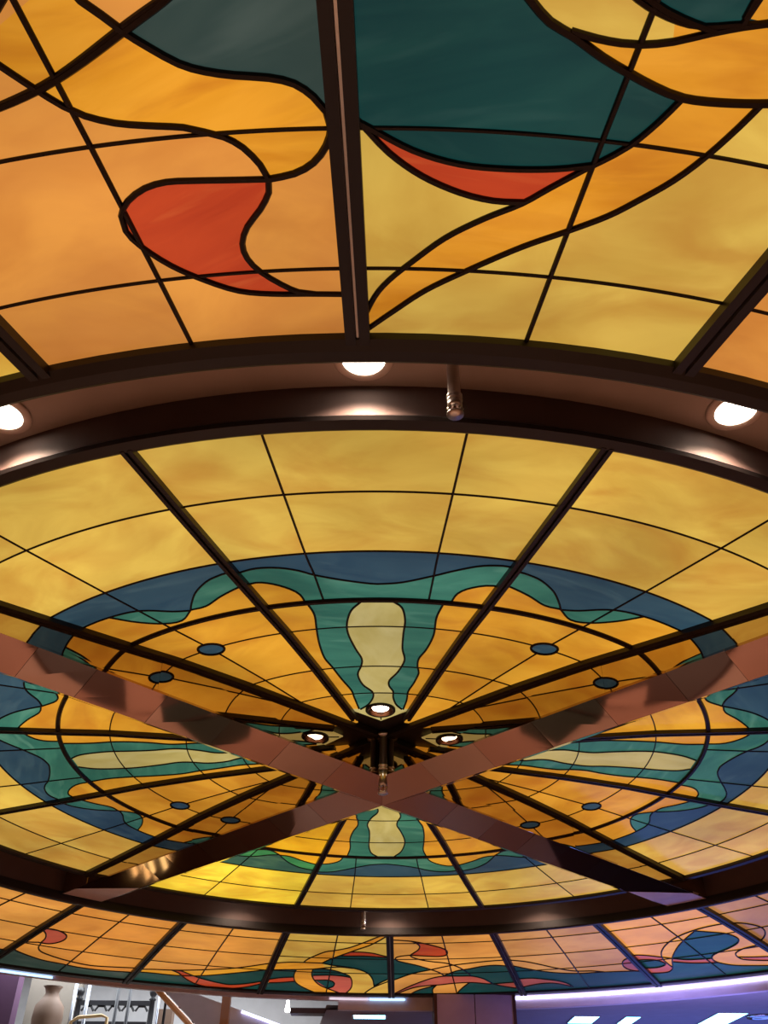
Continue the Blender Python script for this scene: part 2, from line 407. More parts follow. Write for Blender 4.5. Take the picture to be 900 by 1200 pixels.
# ---- glass drawings: leads of each panel in its own plan, metres
DATA = {
 'A': {'v1':[(-0.445,4.03),(-0.444,3.981),(-0.398,3.51),(-0.347,2.967),(-0.32,2.751),(-0.29,2.426)], 'v2':[(0.443,4.031),(0.437,3.983),(0.395,3.509),(0.346,2.962),(0.33,2.738),(0.308,2.424)], 'wave':[(-0.741,2.78),(-0.626,2.832),(-0.504,2.834),(-0.4,2.8),(-0.32,2.751),(-0.176,2.693),(-0.021,2.649),(0.057,2.646),(0.167,2.665),(0.33,2.738),(0.443,2.796),(0.561,2.845),(0.651,2.856),(0.735,2.843),(0.841,2.774)], 'll':[(-0.751,2.618),(-0.648,2.673),(-0.556,2.653),(-0.468,2.591),(-0.419,2.521),(-0.397,2.415)], 'lr':[(0.435,2.412),(0.471,2.535),(0.547,2.604),(0.663,2.63),(0.787,2.561)], 'tl':[(-0.389,2.414),(-0.36,2.264),(-0.363,2.069),(-0.362,1.876),(-0.345,1.67),(-0.308,1.541),(-0.253,1.347),(-0.195,1.167),(-0.18,1.05),(-0.154,0.856)], 'tr':[(0.396,2.411),(0.361,2.223),(0.351,1.99),(0.312,1.792),(0.264,1.646),(0.258,1.517),(0.267,1.433),(0.236,1.28),(0.198,1.144),(0.188,1.002),(0.164,0.846)], 'cl':[(-0.074,2.437),(-0.14,2.316),(-0.174,2.143),(-0.173,1.99),(-0.138,1.792),(-0.104,1.646),(-0.112,1.538),(-0.139,1.411),(-0.113,1.257),(-0.052,1.143),(-0.047,1.049),(-0.084,0.929),(-0.142,0.845)], 'cr':[(0.102,2.436),(0.156,2.352),(0.175,2.181),(0.164,1.989),(0.159,1.791),(0.172,1.624),(0.13,1.454),(0.072,1.324),(0.067,1.234),(0.094,1.143),(0.093,1.049),(0.112,0.929),(0.152,0.846)]},
 'B': {'blue_low':[(-0.588,2.748),(-0.347,2.773),(-0.198,2.774),(-0.049,2.755),(0.05,2.711),(0.157,2.624),(0.249,2.576)], 'wave':[(0.249,2.576),(0.318,2.645),(0.422,2.73),(0.552,2.793),(0.641,2.809),(0.718,2.808),(0.832,2.775)], 'leaf':[(-0.198,2.774),(-0.111,2.642),(0.006,2.536),(0.122,2.506),(0.249,2.576)], 'teal_low':[(0.254,2.582),(0.362,2.57),(0.514,2.618),(0.68,2.649),(0.79,2.641)]},
 'L': {'arcl':[(-0.266,5.655),(-0.185,5.668),(-0.101,5.688),(-0.008,5.717),(0.101,5.761),(0.229,5.82),(0.297,5.851),(0.357,5.879),(0.444,5.928)], 'tongue':[(0.137,5.975),(0.159,5.91),(0.194,5.867),(0.229,5.82),(0.276,5.77),(0.335,5.716),(0.393,5.686),(0.466,5.663),(0.553,5.643),(0.615,5.616),(0.656,5.571),(0.681,5.521),(0.683,5.47),(0.658,5.414),(0.61,5.363),(0.546,5.334),(0.467,5.326)], 'comma':[(0.467,5.326),(0.367,5.338),(0.243,5.354),(0.167,5.361),(0.096,5.349),(0.027,5.311),(-0.015,5.26),(-0.025,5.201),(-0.003,5.135),(0.061,5.041),(0.149,4.959),(0.248,4.893),(0.358,4.862),(0.473,4.845),(0.631,4.82)], 'sweep':[(-0.159,5.838),(-0.121,5.782),(-0.067,5.708),(-0.015,5.644),(0.029,5.607),(0.1,5.573),(0.177,5.553),(0.28,5.531),(0.333,5.508),(0.381,5.484),(0.424,5.442),(0.456,5.378),(0.467,5.326),(0.455,5.278),(0.412,5.219),(0.355,5.16),(0.319,5.094),(0.317,5.03),(0.343,4.968),(0.398,4.901),(0.447,4.859),(0.502,4.841)]},
 'R': {'gold':[(-0.366,5.934),(-0.299,5.874),(-0.24,5.828),(-0.171,5.799),(-0.082,5.753),(-0.002,5.72),(0.079,5.69),(0.166,5.668),(0.27,5.668),(0.395,5.682),(0.488,5.705)], 'gold2':[(-0.182,5.811),(-0.111,5.8),(-0.048,5.796),(0.006,5.799),(0.079,5.816),(0.162,5.85),(0.235,5.876),(0.288,5.891),(0.367,5.923)], 'tealr':[(-0.094,5.956),(-0.005,5.905),(0.078,5.876),(0.172,5.855)], 'tick':[(0.227,5.878),(0.238,5.942),(0.244,5.999)], 'rib1':[(0.166,5.668),(0.132,5.591),(0.082,5.507),(0.021,5.446),(-0.012,5.418),(-0.1,5.334),(-0.169,5.266),(-0.27,5.194),(-0.373,5.104),(-0.462,4.991),(-0.529,4.897),(-0.568,4.815),(-0.598,4.693)], 'rib2':[(0.38,5.68),(0.353,5.605),(0.306,5.5),(0.247,5.406),(0.166,5.316),(0.1,5.252),(0.002,5.182),(-0.127,5.096),(-0.272,4.979),(-0.397,4.87),(-0.495,4.754),(-0.592,4.632)], 'red1':[(-0.697,5.491),(-0.67,5.482),(-0.522,5.414),(-0.38,5.383),(-0.241,5.384),(-0.105,5.401),(-0.001,5.428)], 'red2':[(-0.698,5.502),(-0.67,5.479),(-0.588,5.398),(-0.482,5.329),(-0.361,5.283),(-0.257,5.266),(-0.164,5.272)]},
 'Lf': {'comma':[(0.632,4.818),(0.596,4.822),(0.489,4.849),(0.384,4.885),(0.281,4.945),(0.145,5.046),(0.043,5.138),(-0.005,5.216),(-0.011,5.308),(0.021,5.383),(0.109,5.413),(0.239,5.393),(0.35,5.368),(0.451,5.343)], 'sweep':[(0.384,4.885),(0.329,4.967),(0.304,5.068),(0.337,5.18),(0.405,5.275),(0.451,5.343),(0.44,5.411),(0.348,5.508),(0.203,5.584),(0.056,5.634),(-0.034,5.699),(-0.12,5.804),(-0.186,5.934),(-0.242,6.083)], 'tongue':[(0.451,5.343),(0.557,5.358),(0.628,5.392),(0.656,5.452),(0.636,5.519),(0.549,5.588),(0.408,5.692),(0.251,5.842),(0.164,5.941),(0.107,6.05)], 'low':[(0.85,6.199),(0.74,6.129),(0.52,5.964),(0.251,5.842),(-0.012,5.723),(-0.247,5.658),(-0.517,5.591),(-0.762,5.553)], 'top':[(0.108,6.055),(-0.073,5.903),(-0.232,5.844),(-0.41,5.763),(-0.583,5.731),(-0.808,5.781)], 'pinku':[(0.856,6.672),(0.641,6.442),(0.415,6.243),(0.242,6.121),(0.1,6.077),(-0.095,6.087),(-0.251,6.094),(-0.381,6.178),(-0.47,6.315),(-0.505,6.375)], 'pinkl':[(0.864,6.728),(0.721,6.585),(0.541,6.452),(0.353,6.396),(0.19,6.38),(0.027,6.341),(-0.154,6.317),(-0.272,6.326),(-0.427,6.368),(-0.505,6.375)], 'pink2u':[(-0.505,6.375),(-0.645,6.343),(-0.783,6.316),(-0.861,6.315)], 'pink2l':[(-0.505,6.375),(-0.619,6.452),(-0.813,6.533),(-0.872,6.543)], 'blobl':[(0.242,6.393),(0.303,6.527),(0.318,6.665),(0.31,6.836)], 'blobr':[(-0.192,6.334),(-0.099,6.494),(-0.024,6.658),(0.018,6.854)], 'ampink':[(0.688,6.804),(0.585,6.643),(0.469,6.53),(0.242,6.393)]},
 'Rf': {'rib1':[(-0.628,4.507),(-0.587,4.579),(-0.485,4.732),(-0.335,4.941),(-0.179,5.123),(-0.014,5.234),(0.105,5.292),(0.235,5.447),(0.317,5.57),(0.356,5.666)], 'rib2':[(-0.639,4.594),(-0.594,4.67),(-0.515,4.846),(-0.413,5.025),(-0.288,5.167),(-0.161,5.315),(-0.015,5.485),(0.066,5.586),(0.123,5.674)], 'red1':[(-0.201,5.272),(-0.332,5.258),(-0.475,5.279),(-0.587,5.336),(-0.757,5.41)], 'red2':[(-0.08,5.41),(-0.204,5.407),(-0.38,5.387),(-0.541,5.396),(-0.757,5.41)], 'bandt':[(0.746,5.705),(0.693,5.694),(0.526,5.665),(0.356,5.666),(0.123,5.674)], 'bandb':[(0.758,5.929),(0.587,5.914),(0.434,5.907)], 'tealb':[(0.123,5.674),(-0.016,5.734),(-0.164,5.768),(-0.276,5.804),(-0.391,5.864),(-0.494,5.974),(-0.569,6.166),(-0.614,6.404)], 'tealc':[(-0.614,6.404),(-0.691,6.253),(-0.848,6.0)], 'loopo':[(0.434,5.907),(0.457,6.081),(0.444,6.282),(0.391,6.433),(0.28,6.582),(0.138,6.731),(0.034,6.857)], 'loopi':[(0.226,5.896),(0.231,6.068),(0.186,6.267),(0.1,6.44),(-0.042,6.585),(-0.247,6.762)], 'loopt':[(0.434,5.907),(0.317,5.892),(0.227,5.881),(0.101,5.863),(-0.048,5.908),(-0.184,6.008),(-0.265,6.1),(-0.311,6.3),(-0.313,6.533),(-0.232,6.807)], 'loopm':[(0.227,5.881),(0.015,5.808),(-0.129,5.786),(-0.277,5.814)], 'spir':[(0.209,6.096),(-0.005,6.07),(-0.153,6.086),(-0.268,6.125)], 'eye':[(0.186,6.267),(0.001,6.253),(-0.081,6.349),(-0.072,6.478),(-0.002,6.552)], 'redl':[(0.777,6.259),(0.613,6.198),(0.449,6.171)], 'redm':[(0.774,6.386),(0.607,6.366),(0.442,6.323)], 'ama':[(-0.48,6.78),(-0.57,6.529),(-0.666,6.361),(-0.845,6.128)]},
 'E': {'line':[(0.758,5.504),(0.701,5.569),(0.535,5.662),(0.383,5.8),(0.231,5.947),(0.039,6.092),(-0.18,6.134),(-0.318,6.191)], 'teal':[(0.812,5.668),(0.745,5.737),(0.602,5.877),(0.443,6.005),(0.241,6.119),(-0.013,6.187),(-0.28,6.194),(-0.759,6.228)], 'red1':[(0.86,6.19),(0.763,6.204),(0.608,6.225),(0.452,6.306),(0.301,6.405),(0.217,6.532),(0.193,6.631)], 'red2':[(0.929,6.536),(0.79,6.486),(0.59,6.434),(0.431,6.442),(0.311,6.512),(0.193,6.631)], 'loop':[(-0.861,5.752),(-0.746,5.785),(-0.665,5.822),(-0.605,5.928),(-0.592,6.063),(-0.641,6.174),(-0.754,6.253)]},
 'F': {'loop':[(1.033,5.98),(0.924,5.824),(0.8,5.731),(0.697,5.723),(0.581,5.784),(0.461,5.885),(0.351,5.98)], 'loopb':[(1.026,6.088),(0.953,6.169),(0.878,6.271),(0.761,6.341),(0.601,6.37),(0.507,6.304),(0.456,6.207)], 'hole':[(0.843,5.98),(0.85,5.922),(0.807,5.887),(0.705,5.884),(0.583,5.934),(0.521,6.006),(0.504,6.12),(0.607,6.181),(0.725,6.168),(0.82,6.107),(0.843,5.98)], 'armo':[(-0.731,5.201),(-0.605,5.198),(-0.423,5.221),(-0.221,5.28),(-0.019,5.376),(0.155,5.5),(0.29,5.634),(0.394,5.783),(0.458,5.951),(0.475,6.112),(0.475,6.248)], 'armi':[(-0.25,5.291),(-0.07,5.461),(0.107,5.642),(0.258,5.836),(0.356,5.991),(0.461,6.219)], 'tealt':[(-0.25,5.291),(-0.376,5.377),(-0.51,5.47),(-0.571,5.579),(-0.579,5.688),(-0.51,5.798),(-0.366,5.903),(-0.221,5.978),(-0.129,6.042),(-0.078,6.12),(-0.063,6.233),(-0.146,6.361),(-0.29,6.454),(-0.688,6.578)], 'pink1':[(0.351,5.98),(0.195,6.079),(-0.071,6.137)], 'pink2':[(0.393,6.077),(0.202,6.196),(-0.085,6.287)], 'swi':[(-0.959,5.878),(-0.787,5.886),(-0.595,5.935),(-0.491,5.975),(-0.386,6.066),(-0.358,6.185),(-0.421,6.302),(-0.744,6.434)], 'pink3':[(-0.358,6.185),(-0.515,6.236),(-0.799,6.293)]},
 'G': {'top':[(0.874,5.131),(0.76,5.177),(0.615,5.244),(0.523,5.376),(0.504,5.511),(0.568,5.645),(0.694,5.764),(0.899,5.871),(1.072,5.898),(1.23,5.901)], 'teal':[(1.675,6.12),(1.391,6.309),(1.133,6.452),(0.74,6.603)], 'pink1':[(1.479,5.879),(1.255,6.067),(0.942,6.196),(0.549,6.331)], 'pink2':[(1.595,6.022),(1.369,6.213),(1.051,6.343),(0.652,6.478)]},
 'Af': {'bandt':[(0.841,6.28),(0.623,6.242),(0.398,6.226),(0.16,6.177),(-0.11,6.089),(-0.372,5.97),(-0.587,5.823),(-0.828,5.633)], 'bandb':[(0.826,6.357),(0.597,6.371),(0.304,6.397),(0.021,6.353),(-0.192,6.26),(-0.469,6.107),(-0.894,5.851)], 'red1':[(0.398,6.226),(0.283,6.23),(0.167,6.314),(0.028,6.409),(-0.106,6.473),(-0.26,6.531),(-0.43,6.563),(-0.613,6.487),(-0.782,6.361),(-0.945,6.223)], 'red2':[(0.398,6.226),(0.293,6.313),(0.193,6.456),(0.038,6.616),(-0.12,6.694),(-0.308,6.718),(-0.503,6.687),(-0.68,6.583),(-0.822,6.429),(-0.966,6.29)]},
 'Bf': {'cresc':[(0.687,5.496),(0.593,5.461),(0.47,5.495),(0.369,5.579),(0.334,5.689),(0.365,5.806),(0.445,5.886),(0.543,5.89)], 'cresci':[(0.687,5.496),(0.601,5.603),(0.548,5.737),(0.543,5.89)], 'curl':[(0.899,6.076),(0.823,5.987),(0.757,5.933),(0.617,5.897),(0.543,5.89),(0.512,6.037),(0.444,6.143),(0.309,6.225),(0.088,6.31),(-0.198,6.369),(-0.431,6.344),(-0.895,6.21)], 'teal':[(0.806,5.918),(0.802,6.075),(0.74,6.182),(0.578,6.289),(0.331,6.401),(0.081,6.443),(-0.175,6.482),(-0.463,6.47),(-0.805,6.395),(-1.06,6.336)]},
 'Hf': {'teal':[(-0.318,6.313),(-0.75,6.238),(-0.866,6.19),(-1.069,6.225)]},
}
def outline_sector(r0, r1, half, off):
    """plan of a panel between two radial bars whose edges lie `off` from the panel's side rays"""
    def x_at(y): return y * math.tan(half) - off / math.cos(half)
    rt = arc(r1, half)
    pts = []
    y1 = None
    ang1 = half - math.asin(off / r1); ang0 = half - math.asin(min(.99, off / r0))
    n = 10
    for i in range(n + 1):
        a = -ang1 + 2 * ang1 * i / n; pts.append(Vector((r1 * math.sin(a), r1 * math.cos(a))))
    for i in range(n + 1):
        a = ang0 - 2 * ang0 * i / n; pts.append(Vector((r0 * math.sin(a), r0 * math.cos(a))))
    return pts
def radial(x0, r0, r1): return [Vector((x0, r0)), Vector((x0, r1))]
def flipx(pl): return [Vector((-p[0], p[1])) for p in pl]
def sm(design, flip=False):
    c = {k: [Vector(p) for p in smooth(v)] for k, v in DATA[design].items()}
    return c

RIM, A1, A2, RG, A4, A5 = [k * S for k in (1.548, 1.365, 1.155, .947, .807, .59)]
A6 = 1.12
H15 = R_(15)

# --- cream-centred panels (0, 90, 180, 270)
def big_arc(r, half=R_(26)): return arc(r, half)
def poly_between(a, b): return list(a) + list(b)[::-1]

def build_A():
    root = empty('stained_glass_panel', (0, 0, 0))
    yc = 2.6; zc = zat(yc, IN_PROF)
    c = sm('A')
    out = outline_sector(.9, RIM + .03, H15, .012)
    tip = .66
    # the inner end comes to a V below the downlight
    n = len(out) // 2
    out = out[:n] + [Vector((.185, .80)), Vector((0, tip - .03)), Vector((-.185, .80))]
    lead = [(.011, big_arc(A1)), (.012, big_arc(A2)), (.034, big_arc(RG)), (.009, big_arc(A4)), (.009, big_arc(A5)), (.009, big_arc(A6)),
            (.012, c['v1']), (.012, c['v2']), (.012, c['wave']), (.012, c['ll']), (.012, c['lr']),
            (.013, c['tl']), (.013, c['tr']), (.013, c['cl']), (.013, c['cr']), (.01, [Vector((0, .66)), Vector((0, .77))])]
    rg = arc(RG, R_(16))
    polys = [('blue_glass', poly_between(c['wave'], arc(A2, R_(19)))),
             ('teal_glass', poly_between(c['wave'], c['ll'] + c['lr'])),
             ('teal_glass', poly_between(c['tl'], c['cl'])),
             ('teal_glass', poly_between(c['tr'], c['cr'])),
             ('cream_glass', poly_between(c['cl'], c['cr'])),
             ('cream_glass', [Vector((-.2, .845)), Vector((.2, .845)), Vector((0, .6))])]
    hole = [[Vector((.094 * math.cos(t * PI / 12), .845 + .094 * math.sin(t * PI / 12))) for t in range(24)]]
    glaze(root, yc, zc, out, lead, polys, lambda p: 'yellow_glass' if p.length > A2 else 'amber_glass', IN_PROF, hole)
    return root, yc, zc
def build_B(flip):
    root = empty('stained_glass_panel', (0, 0, 0))
    yc = 2.6; zc = zat(yc, IN_PROF)
    c = sm('B')
    # unflipped: side towards -15 is +x, the mirrored beam lies on -x
    w = FIN_W + .005
    def xy(r, side):
        if side > 0: a = H15 - math.asin(.012 / r)
        else: a = -(H15 - math.asin(min(.98, w / r)))
        return a
    out = []
    a0, a1 = xy(RIM + .03, -1), xy(RIM + .03, 1)
    for i in range(11):
        a = a0 + (a1 - a0) * i / 10; out.append(Vector(((RIM + .03) * math.sin(a), (RIM + .03) * math.cos(a))))
    r = .62
    a1 = xy(r, 1); a0 = xy(r, -1)
    out += [Vector((r * math.sin(a1), r * math.cos(a1))), Vector((r * math.sin(a0), r * math.cos(a0)))]
    dot = [Vector((.088 * math.cos(t * PI / 12), A4 + .075 * math.sin(t * PI / 12))) for t in range(25)]
    lead = [(.011, big_arc(A1)), (.012, big_arc(A2)), (.034, big_arc(RG)), (.01, big_arc(A4)), (.01, big_arc(A5)), (.009, big_arc(A6)),
            (.011, radial(0, .6, RIM + .1)), (.012, c['blue_low']), (.012, c['wave']), (.012, c['leaf']), (.012, c['teal_low']), (DOTW, dot)]
    bl = c['blue_low']; wv = c['wave']
    polys = [('blue_glass', list(arc(A2, R_(17)))[::-1] + bl + wv),
             ('teal_glass', list(wv) + list(c['teal_low'])[::-1]),
             ('teal_glass', list(c['leaf']) + [p for p in bl[::-1] if p.x > -.2]),
             ('blue_glass', dot[:-1])]
    if flip:
        out = flipx(out)[::-1]; lead = [(a, flipx(b)) for a, b in lead]; polys = [(a, flipx(b)) for a, b in polys]
    glaze(root, yc, zc, out, lead, polys, lambda p: 'yellow_glass' if p.length > A2 else 'amber_glass', IN_PROF, mask=[dot[:-1]])
    return root, yc, zc
FIN_W = .234
HALF_T = None

def place(root, yc, zc, deg):
    a = R_(deg) + PSI
    root.location = (yc * math.sin(a), CY - yc * math.cos(a), zc)
    root.rotation_euler = (0, 0, a)
def tint(root, t):  # backlight level and colour cast of each panel, painted into its glow
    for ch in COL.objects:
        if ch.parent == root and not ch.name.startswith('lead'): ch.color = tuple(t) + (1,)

GA = 'panels with a cream centre'
GB = 'panels with a blue dot'
A0, ya, za = build_A()
A_SPECS = [(0, 'nearest cream-centred dome panel with wavy teal bands and a lit downlight at its tip', (.95, .95, .98)),
           (90, 'cream-centred dome panel with wavy teal bands, in the right quarter of the dome', (.96, .92, .95)),
           (180, 'cream-centred dome panel with wavy teal bands, on the far side beyond the crossing', (1.12, 1.08, .95)),
           (-90, 'cream-centred dome panel with wavy teal bands, in the left quarter of the dome', (1.05, 1.04, 1))]
protoA = A0
A_things = []
for deg, lab, t in A_SPECS:
    o = A0 if deg == 0 else copy_tree(A0)
    A_things.append((o, deg, lab, t))
for o, deg, lab, t in A_things:
    place(o, ya, za, deg); tag(o, lab, 'stained glass panel', GA); tint(o, t)
B_SPECS = [(-30, 0, 'blue-dotted amber dome panel between the nearest cream-centred panel and the near left beam', (.95, .93, .93)),
           (30, 1, 'blue-dotted amber dome panel between the nearest cream-centred panel and the near right beam', (.95, .93, .93)),
           (-60, 1, 'blue-dotted dome panel mostly hidden behind the near left beam, at the left edge', (1, 1, 1)),
           (60, 0, 'blue-dotted dome panel mostly hidden behind the near right beam, at the right edge', (1, 1, 1)),
           (-120, 0, 'blue-dotted dome panel in the left quarter of the dome beside the far left beam', (.9, .86, .95)),
           (120, 1, 'blue-dotted dome panel in the right quarter of the dome beside the far right beam', (.92, .84, .95)),
           (-150, 1, 'bright yellow dome panel below the far left beam, left of the far cream-centred panel', (1.4, 1.5, .62)),  # tint paints a lamp's hot spot over the whole panel
           (150, 0, 'paler dome panel below the far right beam, right of the far cream-centred panel', (1, .98, .98))]
B0 = build_B(0); B1 = build_B(1)
used = {0: False, 1: False}
for deg, fl, lab, t in B_SPECS:
    root, yc, zc = B1 if fl else B0
    o = root if not used[fl] else None
    if o is None: o = copy_tree(root)
    used[fl] = True
    place(o, yc, zc, deg); tag(o, lab, 'stained glass panel', GB); tint(o, t)

# --- outer ring, 24 panels of 15 degrees
OR0, OR1 = 1.775 * S, 2.60 * S
O1, O2, O3, O4 = 1.915 * S, 2.119 * S, 2.304 * S, 2.444 * S
H75 = R_(7.5)
def beyond(pl, r):
    return [p for p in pl if p.length > r]
def outer(name, deg, label, base, leads, polys, t=(1, 1, 1), arcs=(1, 2, 3), group=None, mid=(4.4, 6.9), kind=None):
    root = empty('stained_glass_panel', (0, 0, 0))
    yc = 5.6; zc = zat(yc, OUT_PROF)
    out = outline_sector(OR0, OR1, H75, .03)
    ld = [(.013, arc({1: O1, 2: O2, 3: O3, 4: O4}[k], R_(9))) for k in arcs] + [(.017, radial(0, *mid))] + leads
    glaze(root, yc, zc, out, ld, polys, base, OUT_PROF)
    place(root, yc, zc, deg); tag(root, label, 'stained glass panel', group or 'panels of the outer ring'); tint(root, t)
    return root, yc, zc
def edge_box(r0, half=R_(10)):          # everything farther out than r0
    return arc(r0, half) + arc(7.2, half)[::-1]
W = .017
def far_low(c):                          # the outer part of the comma design
    return None

def L_design(near):
    f = sm('Lf'); c = sm('L')
    leads = []; polys = []
    # teal fields and rose ribbons of the outer part
    d3 = f['tongue']; low = f['low']
    i = min(range(len(low)), key=lambda k: (low[k] - Vector((.36, 5.75))).length)
    j = min(range(len(d3)), key=lambda k: (d3[k] - low[i]).length)
    im = max(range(len(d3)), key=lambda k: d3[k].x)
    polys.append(('deep_teal_glass', [Vector((1.0, d3[im].y + .02))] + d3[im:j + 1] + low[:i + 1][::-1] + [Vector((1.0, 6.3))]))
    polys.append(('deep_teal_glass', f['top'] + [Vector((-1.1, 5.7)), Vector((-1.1, 6.6))] + f['pink2u'][::-1] + f['pinku'][::-1][:int(len(f['pinku']) * .5)]))
    polys.append(('deep_teal_glass', f['blobr'] + [Vector((.02, 7)), Vector((-1.1, 7)), Vector((-1.1, 6.5))] + f['pink2l'][::-1] + f['pinkl'][::-1][:int(len(f['pinkl']) * .35)]))
    polys.append(('deep_teal_glass', f['ampink'] + f['blobl']))
    polys.append(('pink_red_glass', poly_between(f['pinku'], f['pinkl'])))
    polys.append(('pink_red_glass', poly_between(f['pink2u'], f['pink2l'])))
    for k in ('low', 'top', 'pinku', 'pinkl', 'pink2u', 'pink2l', 'blobl', 'blobr', 'ampink'): leads.append((W, f[k]))
    if near:
        src = c
        k4 = min(range(len(c['tongue'])), key=lambda k: (c['tongue'][k] - c['arcl'][0]).length)
        X = Vector((.246, 5.755))
        ti = min(range(len(c['tongue'])), key=lambda k: min((c['tongue'][k] - q).length for q in c['arcl']))
        ai = min(range(len(c['arcl'])), key=lambda k: (c['arcl'][k] - c['tongue'][ti]).length)
        xm = max(range(len(c['tongue'])), key=lambda k: c['tongue'][k].x); tx = c['tongue'][xm]
        # tongue glass: between the sweep and the tongue line
        si = min(range(len(c['sweep'])), key=lambda k: (c['sweep'][k] - c['tongue'][-1]).length)
        polys.append(('gold_glass', c['sweep'][:si + 1] + c['tongue'][::-1]))
        polys.append(('grey_teal_glass', c['arcl'][ai:] + [Vector((1.0, 6.2)), Vector((1.0, tx.y))] + c['tongue'][ti:xm + 1][::-1]))
        leads += [(.022, c['arcl']), (.022, c['tongue']), (.02, c['comma']), (.02, c['sweep'])]
        polys.append(('red_glass', c['comma'] + c['sweep'][si:][::-1]))
    else:
        ki = len(f['comma'])
        polys.append(('red_glass', f['comma'][8:] + [p for p in f['sweep'] if p.y < f['comma'][-1].y and p.x < 5][:int(len(f['sweep']) * .3)][::-1]))
        leads += [(W, f['comma']), (W, f['sweep']), (W, f['tongue'])]
    return leads, polys
def R_design(near):
    f = sm('Rf'); c = sm('R')
    leads = []; polys = []
    lo = f
    polys += [('gold_glass', poly_between(f['bandt'], f['bandb'] + f['loopt'])),
              ('gold_glass', f['loopo'] + f['loopi'][::-1]),
              ('deep_teal_glass', [Vector((.4, 5.93))] and f['bandb'] + f['loopo'][:len(f['loopo']) // 3] + f['redl'][::-1]),
              ('red_glass', poly_between(f['redl'], f['redm'])),
              ('deep_teal_glass', f['redm'] + f['loopo'][len(f['loopo']) // 3:] + [Vector((.1, 7)), Vector((1.1, 7))]),
              ('deep_teal_glass', f['loopi'][:max(3, len(f['loopi']) // 3)] + f['spir'] + f['loopt'][::-1][int(len(f['loopt']) * .3):int(len(f['loopt']) * .75)]),
              ('pink_red_glass', f['spir'] + [p for p in f['loopt'] if p.y > f['spir'][-1].y] + f['loopi'][::-1][:int(len(f['loopi']) * .7)]),
              ('deep_teal_glass', f['eye'])]
    for k in (('bandb', 'loopo', 'loopi', 'loopt', 'spir', 'eye', 'redl', 'redm', 'ama') if near else ('bandt', 'bandb', 'loopo', 'loopi', 'loopt', 'loopm', 'spir', 'eye', 'redl', 'redm', 'ama')): leads.append((W, f[k]))
    if near:
        ra, rb = c['rib1'], c['rib2']; g = c['gold']
        gi = min(range(len(g)), key=lambda k: (g[k] - ra[0]).length)
        g2 = min(range(len(g)), key=lambda k: (g[k] - rb[0]).length)
        polys.append(('deep_teal_glass', g[:gi + 1] + ra + [Vector((-.9, 5.5)), Vector((-.9, 6.2))]))
        gk = min(range(len(g)), key=lambda k: (g[k] - c['gold2'][0]).length)
        polys.append(('gold_glass', g[gk:] + c['gold2'][::-1]))
        ri = min(range(len(ra)), key=lambda k: (ra[k] - c['red1'][-1]).length)
        rj = min(range(len(ra)), key=lambda k: (ra[k] - c['red2'][-1]).length)
        # below the red leaf the field is plain glass
        polys.append(('yellow_glass', c['red2'] + ra[rj:] + [Vector((-1, 4.6)), Vector((-1, 5.5))]))
        polys.append(('red_glass', c['red1'] + ra[ri:rj] + c['red2'][::-1]))
        polys.append(('gold_glass', ra + rb[::-1] + [p for p in g[gi:g2]][::-1]))
        polys.append(('deep_teal_glass', c['tealr'] + c['tick']))
        leads += [(.024, g), (.02, c['gold2']), (.02, c['tealr']), (.018, c['tick']), (.02, ra), (.02, rb), (.02, c['red1']), (.02, c['red2'])]
    else:
        polys += [('gold_glass', poly_between(f['rib1'], f['rib2'])),
                  ('deep_teal_glass', f['tealb'] + f['tealc'] + f['red2'][::-1] + f['rib2'][int(len(f['rib2']) * .75):]),
                  ('red_glass', poly_between(f['red1'], f['red2']))]
        for k in ('rib1', 'rib2', 'red1', 'red2', 'tealb', 'tealc'): leads.append((W, f[k]))
    return leads, polys
def simple(design, polys, w=W):
    c = sm(design); return [(w, v) for v in c.values()], polys(c)
def out_from(c, y=7.1):                  # closes a line towards the outer edge
    return [Vector((c[-1].x, y)), Vector((c[0].x, y))]
E_pol = lambda c: [('deep_teal_glass', c['teal'] + [Vector((-1.2, 7.2)), Vector((1.2, 7.2))]),
                   ('pink_red_glass', poly_between(c['red1'], c['red2'])), ('pink_red_glass', c['loop'])]
F_pol = lambda c: [('deep_teal_glass', c['tealt'][int(len(c['tealt']) * .0):] + [Vector((-1.2, 7.2)), Vector((1.3, 7.2)), Vector((1.2, 6.1))] + c['loopb'] + c['armi'][::-1]),
                   ('pink_red_glass', c['loop'] + c['loopb'][::-1]), ('deep_teal_glass', c['hole']),
                   ('gold_glass', c['armo'] + c['armi'][::-1]),
                   ('pink_red_glass', poly_between(c['pink1'], c['pink2'])),
                   ('pink_red_glass', poly_between(c['pink3'], c['swi'][int(len(c['swi']) * .7):]))]
G_pol = lambda c: [('deep_teal_glass', c['teal'] + [Vector((.9, 7.2)), Vector((1.7, 7.2))]), ('pink_red_glass', poly_between(c['pink1'], c['pink2']))]
A_pol = lambda c: [('gold_glass', poly_between(c['bandt'], c['bandb'])),
                   ('deep_teal_glass', c['bandb'] + [Vector((-1.2, 7.2)), Vector((1.2, 7.2))]),
                   ('red_glass', poly_between(c['red1'], c['red2']))]
B_pol = lambda c: [('grey_teal_glass', c['teal'] + [Vector((-1.2, 7.2)), Vector((1.4, 7.2)), Vector((1.2, 5.6))]),
                   ('pink_red_glass', poly_between(c['cresc'], c['cresci']))]
H_pol = lambda c: [('grey_teal_glass', c['teal'] + [Vector((-1.3, 7.2)), Vector((.6, 7.2)), Vector((.2, 6.45))])]
NO = ([], [])
yellow_t, orange_t = (1, 1, 1), (1, 1, 1)
outer('L', -7.5, 'big orange outer-ring panel with a red comma and grey teal corner, top left', 'orange_glass', *L_design(True), t=(.92, .92, .9))
